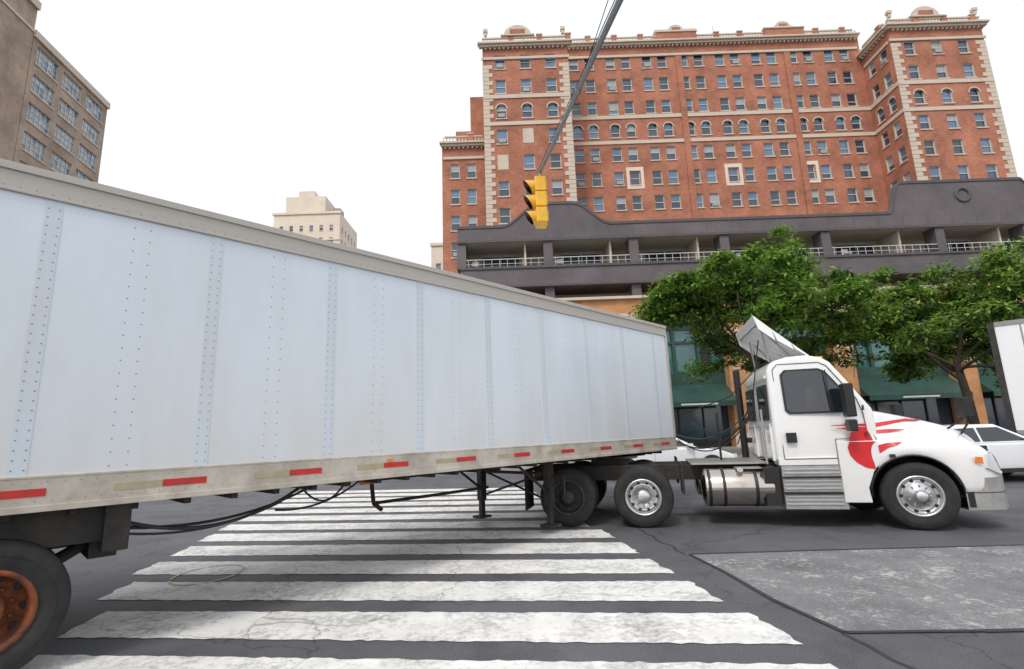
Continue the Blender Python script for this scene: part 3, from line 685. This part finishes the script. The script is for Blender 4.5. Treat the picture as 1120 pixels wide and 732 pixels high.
bp=[(.62,1.16),(.92,1.15),(1.14,1.06),(1.28,.85),(1.33,.4),(1.33,0)]
full=bp+[(x,-y) for x,y in bp[::-1][1:]]; n=len(full)
vs=[(x,-y,.30) for x,y in full]+[(x,-y,.76) for x,y in full]
mb.mesh(vs,[(i,i+1,n+i+1,n+i) for i in range(n-1)],'alud')
mb.mesh([(x,-y,.762) for x,y in full],[tuple(range(n))],'alud'); mb.mesh([(x,-y,.30) for x,y in full],[tuple(range(n))[::-1]],'alud')
mb.box(.64,.72,-1.168,-1.158,.34,.70,'black')
mb.path([(x,-y-.004 if y>=0 else -y+.004,.55) for x,y in bp[:5]],.008,'line',4)
mb.build("bumper",tk)
mb=MB()
mb.box(1.18,1.28,-.62,.62,.78,1.2,'black')
for k in range(6): mb.box(1.282,1.30,-.6,.6,.80+k*.065,.825+k*.065,'alu')
mb.build("grille",tk,bevel=.01)
mb=MB()
for s in (-1,1):
    vv=[(.93,1.155,.90),(1.15,1.03,.80),(1.24,.88,.80),(1.21,.86,1.00),(1.10,.98,1.12),(.97,1.12,1.10)]
    vv=[(x+.02,s*(y+.02),z) for x,y,z in vv]
    mb.mesh(vv+[(x-.08,y*.92,z) for x,y,z in vv],[(0,1,5),(1,4,5),(1,2,3,4)]+[(i,(i+1)%6,6+(i+1)%6,6+i) for i in range(6)],'lamp')
    mb.mesh([(.78,s*1.215,1.00),(.90,s*1.19,.96),(.90,s*1.19,1.06),(.80,s*1.21,1.07)],[(0,1,2,3)],'amber')
mb.build("headlights",tk,recalc=False)
mb=MB()
def sidequad(pts,k,off=.006,s=-1): mb.face([(x,s*(cy(x,z)+off),z) for x,z in pts],k)
def inset(pts,d):
    cx=sum(p[0] for p in pts)/len(pts); cz=sum(p[1] for p in pts)/len(pts)
    return [(cx+(x-cx)*(1-d/max(.2,math.hypot(x-cx,z-cz))),cz+(z-cz)*(1-d/max(.2,math.hypot(x-cx,z-cz)))) for x,z in pts]
def sideline(pts,s,w=.008,k='line',off=.001,close=True):
    P=[(x,s*(cy(x,z)+off),z) for x,z in pts]
    if close: P.append(P[0])
    mb.path(P,w,k,4)
win=[(-1.60,1.80),(-.70,1.80),(-.62,1.90),(-.78,2.20),(-.97,2.49),(-1.07,2.54),(-1.58,2.54),(-1.66,2.46),(-1.66,1.86)]
for s in (-1,1):
    sidequad(win,'black',.010,s); sidequad(inset(win,.04),'tglass',.018,s)
    sidequad([(-1.35,1.86),(-1.12,1.86),(-1.16,2.2),(-1.30,2.24)],'seat',.0185,s)
    sideline([(-1.76,1.08),(-1.76,2.55),(-1.68,2.64),(-1.05,2.64),(-.94,2.58),(-.58,2.02),(-.52,1.80),(-.50,1.5),(-.50,1.38),(-.98,1.38),(-.98,1.08)],s,.008)
    mb.box(-1.70,-1.55,s*1.135-.02,s*1.135+.02,1.34,1.50,'black')
    mb.box(-1.00,-.985,s*1.115-.006,s*1.115+.006,1.84,2.5,'black')
    for z in (1.2,1.62): mb.box(-.545,-.515,s*1.115-.01,s*1.115+.005,z+.2,z+.28,'line')
def wy(z): return cy(-.6,z)-.10
mb.face([(-.865+.018,-wy(2.6),2.60+.012),(-.865+.018,wy(2.6),2.60+.012),(-.36+.02,wy(1.9)-.02,1.88+.012),(-.36+.02,-wy(1.9)+.02,1.88+.012)],'tglass')
for a,b in ((-.92,-.22),(.22,.92)):
    mb.box(-1.895,-1.868,a,b,1.72,2.32,'black'); mb.box(-1.90,-1.893,a+.05,b-.05,1.77,2.27,'tglass')
for a in (-.98,-.33,.33,.98): mb.box(-1.91,-1.868,a-.02,a+.02,1.05,1.66,'white')
mb.box(-1.90,-1.868,-1.0,1.0,1.60,1.66,'white'); mb.box(-1.90,-1.868,-1.0,1.0,2.42,2.47,'white')
mb.build("windows_and_trim",tk,recalc=True)
mb=MB()
def hoodY(x,z):
    T,S,Wd=lerpt(zt,x),lerpt(zs,x),lerpt(wo,x); ti=.78; h=max(T-S,.04)
    tab=[(0,Wd+.005),(S-.02,Wd-.0),(S+.06*h/.4,Wd-.06),(S+.11*h/.4,Wd-.17),(S+.20*h/.4,ti*Wd+.02),(S+.62*h,ti*Wd-.06),(S+.85*h,ti*Wd-.13),(S+.97*h,ti*Wd-.27)]
    return lerpt(tab,z)
def ribbon(top,bot,k='red',n=24,f=None,off=.012):
    P=[]
    for i in range(n+1):
        t=i/n
        def ev(tab):
            u=t*(len(tab)-1); j=min(int(u),len(tab)-2); u-=j; return (tab[j][0]*(1-u)+tab[j+1][0]*u,tab[j][1]*(1-u)+tab[j+1][1]*u)
        P.append((ev(top),ev(bot)))
    for (a,b),(c,d) in zip(P[:-1],P[1:]):
        mb.face([(q[0],-((f or hoodY)(*q)+off),q[1]) for q in (a,c,d,b)],k)
cab=lambda x,z:cy(x,z)+.004
sk=lambda x,z: 1.142
ribbon([(-1.02,1.60),(-.75,1.605),(-.50,1.61)],[(-1.02,1.59),(-.75,1.58),(-.50,1.565)],f=cab)
ribbon([(-.42,1.60),(-.1,1.64),(.15,1.67),(.42,1.64)],[(-.42,1.55),(-.1,1.59),(.12,1.63),(.42,1.635)],off=.022)
ribbon([(-.42,1.50),(-.2,1.51),(.05,1.50)],[(-.42,1.45),(-.2,1.46),(.05,1.495)],off=.03)
ribbon([(-.95,1.545),(-.72,1.56),(-.50,1.555)],[(-.95,1.54),(-.72,1.52),(-.50,1.47)],f=cab,off=.004)
outer=[(-.80,1.33),(-.84,1.25),(-.82,1.12),(-.74,1.01),(-.62,.93),(-.50,.905)]
inner=[(-.44,1.33),(-.50,1.26),(-.52,1.18),(-.52,1.08),(-.50,.99),(-.49,.91)]
ribbon(inner,outer,f=sk,off=.0)
ribbon([(-.76,1.48),(-.62,1.50),(-.50,1.50)],[(-.80,1.34),(-.62,1.34),(-.44,1.34)],f=cab,off=.03)
ribbon([(-.41,1.27),(-.30,1.30),(-.10,1.31)],[(-.41,1.14),(-.28,1.23),(-.10,1.30)],off=.006)
mb.path([(-.40,-(hoodY(-.40,z)+.004),z) for z in (1.36,1.42,1.5,1.6,1.7,1.78)],.008,'line',4)
mb.box(-.30,-.22,-1.20,-1.185,1.08,1.13,'black')
mb.path([(.605*math.cos(t*math.pi/20),-(lerpt(wo,.605*math.cos(t*math.pi/20))+.0),.5+.605*math.sin(t*math.pi/20)) for t in range(1,20)],.014,'black',6)
mb.build("decals_and_trim",tk,recalc=False)
mb=MB()
mb.box(-1.85,-.99,-1.10,-.75,.98,1.10,'white')
vs=[(-1.83,-1.12,.30),(-.93,-1.12,.30),(-.99,-1.12,.97),(-1.83,-1.12,.97),(-1.83,-.8,.30),(-.93,-.8,.30),(-.99,-.8,.97),(-1.83,-.8,.97)]
mb.mesh(vs,[(0,1,2,3),(4,7,6,5),(0,3,7,4),(1,5,6,2),(0,4,5,1),(3,2,6,7)],'alud')
for z in (.36,.42,.48,.60,.66,.72,.84,.9): mb.box(-1.81,-1.0,-1.135,-1.12,z,z+.03,'alu')
mb.box(-1.83,-.99,-1.16,-1.12,.53,.57,'black'); mb.box(-1.83,-.99,-1.16,-1.12,.78,.81,'black')
mb.box(-1.83,-.98,.8,1.12,.30,.97,'alud')
mb.build("steps",tk,bevel=.006)
mb=MB()
def xcyl(x0,x1,y,z,r,k,n=32):
    e=.05; pr=[(x0-e,.001),(x0-e*.8,r*.6),(x0,r*.97),(x0+.02,r),(x1-.02,r),(x1,r*.97),(x1+e*.8,r*.6),(x1+e,.001)]
    vs=[];m=len(pr)
    for i in range(n):
        t=2*math.pi*i/n
        for x,q in pr: vs.append((x,y+q*math.cos(t),z+q*math.sin(t)))
    mb.mesh(vs,[(i*m+j,i*m+j+1,((i+1)%n)*m+j+1,((i+1)%n)*m+j) for i in range(n) for j in range(m-1)],k,True)
for s in (-1,1):
    xcyl(-3.02,-1.95,s*.80,.62,.31,'chrome')
    for x in (-2.95,-2.72,-2.22):
        vs=[]; n=32
        for xx in (x-.025,x+.025):
            for i in range(n): t=2*math.pi*i/n; vs.append((xx,s*.80+.317*math.cos(t),.62+.317*math.sin(t)))
        mb.mesh(vs,[(i,(i+1)%n,n+(i+1)%n,n+i) for i in range(n)],'black',True)
    mb.box(-2.5,-2.0,s*.80-.16,s*.80+.16,.925,.95,'alud')
mb.tube((-2.45,-.98,.86),(-2.45,-1.04,.92),.05,.05,'alud',12)
mb.box(-2.1,-1.87,-1.1,-.5,.35,.95,'black')
mb.build("fuel_tanks",tk)
mb=MB()
for y in (-.43,.43): mb.box(-6.1,.9,y-.04,y+.04,.72,.99,'frame')
for x in (-6.05,-5.0,-4.3,-3.2,-2.4,-1.2): mb.box(x-.05,x+.05,-.39,.39,.75,.95,'frame')
mb.box(-3.2,-1.95,-.75,.75,.99,1.02,'alud')
mb.tube((-4.6,0,1.10),(-4.6,0,1.14),.48,.46,'frame',24); mb.box(-5.0,-4.3,-.3,.3,.99,1.10,'frame')
for ax in (-4.05,-5.35):
    mb.tube((ax,-.9,.5),(ax,.9,.5),.08,.08,'frame',12); mb.tube((ax,-.2,.5),(ax,.2,.5),.2,.2,'frame',16)
    for s in (-1,1): mb.tube((ax-.25,s*.43,.5),(ax-.25,s*.43,.72),.13,.13,'rubber',14); mb.box(ax-.5,ax+.2,s*.43-.05,s*.43+.05,.42,.5,'frame')
mb.tube((0,-.95,.45),(0,.95,.45),.06,.06,'frame',10); mb.box(-.9,1.0,-.35,.35,.5,1.1,'frame')
for s in (-1,1):
    a,b=sorted((s*.62,s*1.22)); mb.box(-6.12,-6.09,a,b,.28,.95,'rubber'); mb.box(-6.14,-6.07,min(0,s*1.22),max(0,s*1.22),.93,.98,'frame')
    mb.box(-6.17,-6.14,s*.75-.06,s*.75+.06,.8,.9,'tail')
    mb.box(-3.4,-3.36,a,b,.55,1.05,'rubber')
mb.build("chassis",tk,bevel=.004)
mb=MB()
for ax in (-4.05,-5.35):
    for s in (-1,1):
        wheel(mb,(ax,s*1.21,.5),s,.5,.27,'rear','alu' if ax>-5 else 'dsteel'); wheel(mb,(ax,s*.88,.5),s,.5,.27,'rear','dsteel')
mb.build("drive_wheels",tk,recalc=False)
for s,nm in ((-1,"steer_wheel_right"),(1,"steer_wheel_left")):
    mb=MB(); wheel(mb,(0,0,0),s,.5,.28,'front','alu'); o=mb.build(nm,tk,recalc=False); o.location=(.03,s*1.16,.5); o.rotation_euler=(0,0,rad(-9))
mb=MB()
cs=[(-1.12,.84,2.79),(-1.38,.89,3.02),(-1.66,.93,3.27),(-1.94,.95,3.54)]
for (xa,wa,za),(xb,wb,zb_) in zip(cs[:-1],cs[1:]):
    for dz in (0,-.035): mb.face([(xa,-wa,za+dz),(xa,wa,za+dz),(xb,wb,zb_+dz),(xb,-wb,zb_+dz)],'white',True)
    for s in (-1,1):
        dd=lambda x:.05+.20*min(1,max(0,(-1.12-x)/.7))
        for o_ in (0,.03): mb.face([(xa,s*(wa-o_),za),(xb,s*(wb-o_),zb_),(xb+.06,s*(wb+.02-o_),zb_-dd(xb)),(xa+.03,s*(wa+.02-o_),za-dd(xa))],'white')
mb.mesh([(-1.94,-.95,3.54),(-1.94,.95,3.54),(-1.90,.95,3.38),(-1.90,-.95,3.38)],[(0,1,2,3)],'white')
mb.mesh([(-1.87,-.93,3.48),(-1.87,.93,3.48),(-1.87,.93,3.38),(-1.87,-.93,3.38)],[(0,1,2,3)],'white')
for y in (-.55,0,.55):
    mb.tube((-1.2,y,2.83),(-1.88,y,3.45),.032,.032,'white',8)
for s in (-1,1):
    mb.tube((-1.76,s*.6,3.3),(-1.70,s*.6,2.74),.016,.016,'alud',6); mb.tube((-1.70,s*.6,3.26),(-1.30,s*.6,2.76),.013,.013,'alud',6)
mb.build("roof_deflector",tk,recalc=False)
mb=MB()
for s in (-1,1):
    mb.box(-.88,-.74,s*1.38-.10,s*1.38+.10,1.72,2.24,'black'); mb.box(-.87,-.75,s*1.38-.095,s*1.38+.095,1.50,1.68,'black')
    mb.box(-.80,-.74,s*1.2-.12,s*1.2+.16,2.12,2.16,'black'); mb.box(-.80,-.74,s*1.2-.12,s*1.2+.16,1.60,1.64,'black')
mb.build("door_mirrors",tk,bevel=.03)
mb=MB()
for s in (-1,1):
    mb.path([(.70,s*.80,1.48),(.80,s*1.0,1.60),(.84,s*1.12,1.70)],.018,'black'); mb.path([(.9,s*.76,1.40),(.88,s*1.0,1.54),(.84,s*1.12,1.66)],.018,'black')
    mb.box(.76,.88,s*1.12-.12,s*1.12+.12,1.66,1.95,'black')
mb.build("hood_mirrors",tk,bevel=.02)
mb=MB()
mb.tube((-2.05,.75,1.0),(-2.05,.75,2.75),.065,.065,'black',14); mb.box(-2.0,-1.9,.7,.8,1.3,1.4,'frame')
mb.tube((-2.0,-.95,1.0),(-2.0,-.95,1.9),.02,.02,'alud',6)
droop((-1.95,.1,1.9),(-3.3,.9,1.35),.35,.016); droop((-1.95,-.05,1.9),(-3.3,.95,1.4),.45,.012,k='frame'); droop((-1.95,.2,1.95),(-3.3,1.0,1.5),.28,.012,k='green')
mb.path([(-1.9,0,2.6),(-2.3,.2,2.2),(-3.2,.9,1.9)],.010,'black'); mb.path([(-1.75,-.2,3.2),(-1.95,-.3,2.3),(-2.3,-.1,1.3)],.010,'black')
for i in range(26):
    t0,t1=i/26,(i+1)/26
    for q in range(6):
        a0,a1=q*1.047,(q+1)*1.047; c0=Vector((-2.0-1.0*(t0+(t1-t0)*q/6),.3+.5*t0,1.75-.5*4*t0*(1-t0)*.5)); c1=Vector((-2.0-1.0*(t0+(t1-t0)*(q+1)/6),.3+.5*t0,1.75-.5*4*t0*(1-t0)*.5))
        mb.tube(c0+Vector((0,.04*math.cos(a0),.04*math.sin(a0))),c1+Vector((0,.04*math.cos(a1),.04*math.sin(a1))),.009,.009,'green',4,False)
mb.tube((-2.6,0,1.0),(-2.6,0,1.9),.02,.02,'black',6)
for y in (-.7,-.35,0,.35,.7): mb.box(-.98,-.88,y-.05,y+.05,2.735,2.77,'amber')
mb.path([(-.55,-1.02,2.35),(-.5,-1.10,2.9)],.005,'black')
mb.build("hoses_and_pipes",tk)

# ---------------------------------------------------------------- traffic light
tl=empty("traffic_light",(0,0,0)); mb=MB()
E=Vector((.66,9.5,6.75)); Bp=Vector((3.09,-3,6.9))
mb.tube(Bp,Bp.lerp(E,.5),.065,.047,'galv',12); mb.tube(Bp.lerp(E,.5),E,.047,.034,'galv',12)
mb.tube((3.09,-3,0),(3.09,-3,9.5),.14,.09,'galv',16); mb.tube((3.09,-3,0),(3.09,-3,.5),.25,.2,'galv',12)
A_=Bp.lerp(E,.80); mb.tube((3.09,-3,9.4),A_,.006,.006,'black',5)
mb.tube(A_+Vector((0,-.04,0)),A_+Vector((0,.04,0)),.055,.055,'galv',10)
mb.path([Bp.lerp(E,t)+Vector((-.05,0,.02+.01*math.sin(t*30))) for t in [i/20 for i in range(10,21)]],.006,'black')
mb.tube(E,E+Vector((0,.12,0)),.045,.03,'galv',10); mb.tube(E+Vector((0,-.08,0)),E+Vector((0,-.08,-.16)),.025,.025,'galv',8)
mb.build("mast_arm",tl)
hd=empty("signal_head",(E.x,E.y-.08,E.z-.16)); hd.parent=tl; hd.rotation_euler=(rad(3),0,math.atan2(-.05,-1))
mb=MB()
for i in range(3):
    z1=-.02-i*.33; z0=z1-.32
    mb.box(-.10,.12,-.17,.17,z0,z1,'sigy')
mb.box(-.06,.06,-.05,.05,-.02,.03,'sigy')
mb.build("housing",hd,bevel=.025)
mb=MB()
for i in range(3):
    zc=-.18-i*.33; n=20
    mb.mesh([(.125,.12*math.cos(2*math.pi*t/n),zc+.12*math.sin(2*math.pi*t/n)) for t in range(n)],[tuple(range(n))],'sigd')
    for t in range(n):
        a0,a1=2*math.pi*t/n,2*math.pi*(t+1)/n
        def ln(a): return .05+.17*(.5+.5*math.sin(a))
        for rr,kk in ((.135,'sigy'),(.129,'sigd')):
            mb.face([(.12,rr*math.cos(a0),zc+rr*math.sin(a0)),(.12,rr*math.cos(a1),zc+rr*math.sin(a1)),(.12+ln(a1),rr*math.cos(a1),zc+rr*math.sin(a1)),(.12+ln(a0),rr*math.cos(a0),zc+rr*math.sin(a0))],kk,True)
    for yy in (-.1,.1): mb.box(-.12,-.10,yy-.02,yy+.02,zc-.1,zc+.1,'sigy')
mb.build("visors",hd,recalc=False)

# ---------------------------------------------------------------- cars and box truck
def car(name,loc,rz):
    e=empty(name,loc,rz); mb=MB()
    body=[(-2.25,.32),(-2.3,.6),(-2.25,.92),(-1.9,1.0),(1.0,.98),(1.75,.88),(2.2,.72),(2.3,.5),(2.25,.28)]
    def yb(x,z): return .90-.10*max(0,(abs(x)-1.6)/.7)-.03*max(0,(z-.7)/.3)
    ext(mb,body,yb,'carw',True); mb.build("body",e,bevel=.07)
    mb=MB(); gh=[(-1.95,.97),(-1.45,1.40),(-.9,1.47),(.1,1.46),(1.05,.96)]
    ext(mb,gh,lambda x,z:.84-.20*(z-.96)/.5,'carw',True); mb.build("roof",e,bevel=.05)
    mb=MB()
    for s in (-1,1):
        yy=lambda z:s*(.84-.20*(z-.96)/.5+.012)
        for pts in (((-1.7,1.03),(-.48,1.03),(-.48,1.38),(-1.35,1.36)),((-.42,1.03),(.72,1.03),(.12,1.38),(-.42,1.38))):
            mb.face([(x,yy(z),z) for x,z in pts],'tglass')
        mb.box(.62,.80,min(s*.85,s*1.02),max(s*.85,s*1.02),1.0,1.12,'carw')
        mb.box(2.12,2.29,min(s*.5,s*.80),max(s*.5,s*.80),.62,.74,'lamp'); mb.box(-2.29,-2.2,min(s*.5,s*.82),max(s*.5,s*.82),.7,.88,'tail')
        mb.path([(-.45,s*.905,.45),(-.45,s*.895,.95)],.006,'line',4); mb.path([(.85,s*.905,.45),(.85,s*.895,.95)],.006,'line',4)
        mb.box(-2.0,2.0,min(s*.88,s*.905),max(s*.88,s*.905),.26,.36,'black')
        for x in (-1.4,1.42): mb.lathe([(.39,0),(.39,-.02)],(x,s*.908,.35),'black',24,s); mb.mesh([(x+.385*math.cos(t*.2618),s*.9045,.35+.385*math.sin(t*.2618)) for t in range(24)],[tuple(range(24))],'black')
    mb.face([(.15,-.62,1.455),(.15,.62,1.455),(1.06,.78,.985),(1.06,-.78,.985)],'tglass'); mb.face([(-1.5,-.62,1.39),(-1.5,.62,1.39),(-1.97,.76,.99),(-1.97,-.76,.99)],'tglass')
    mb.box(2.24,2.31,-.45,.45,.42,.6,'black')
    for x in (-1.4,1.42):
        for s in (-1,1): wheel(mb,(x,s*.915,.33),s,.33,.2,'front','alu')
    mb.build("glass_and_wheels",e,recalc=False)
car("parked_car",(12.3,14.2,0),0); car("parked_car",(5.0,18.2,0),0)
bt=empty("box_truck",(15.6,16.5,0),rad(-46)); mb=MB()
mb.box(0,7.2,0,2.5,1.1,4.6,'carw'); mb.build("cargo_box",bt,bevel=.03)
mb=MB()
for x in (0,7.2): mb.box(x-.05,x+.12,-.03,.06,1.05,4.65,'frame')
mb.box(.12,7.1,-.02,.05,4.5,4.65,'galv'); mb.box(.12,7.1,-.02,.05,1.05,1.2,'galv')
for k in range(1,12): mb.box(.12+k*.6-.02,.12+k*.6+.02,-.008,.0,1.2,4.5,'galv')
mb.box(-.2,9.0,.6,.75,.75,1.05,'frame'); mb.box(-.2,9.0,1.75,1.9,.75,1.05,'frame')
mb.box(7.5,9.2,.15,2.35,.6,2.5,'carw'); mb.box(9.15,9.9,.25,2.25,.6,1.6,'carw')
mb.box(8.2,9.1,.13,.15,1.6,2.3,'tglass')
mb.build("frame_and_cab",bt,bevel=.02)
mb=MB()
for x in (1.5,8.9):
    wheel(mb,(x,.15,.45),-1,.45,.26,'rear','carw'); wheel(mb,(x,2.35,.45),1,.45,.26,'rear','carw')
mb.build("wheels",bt,recalc=False)
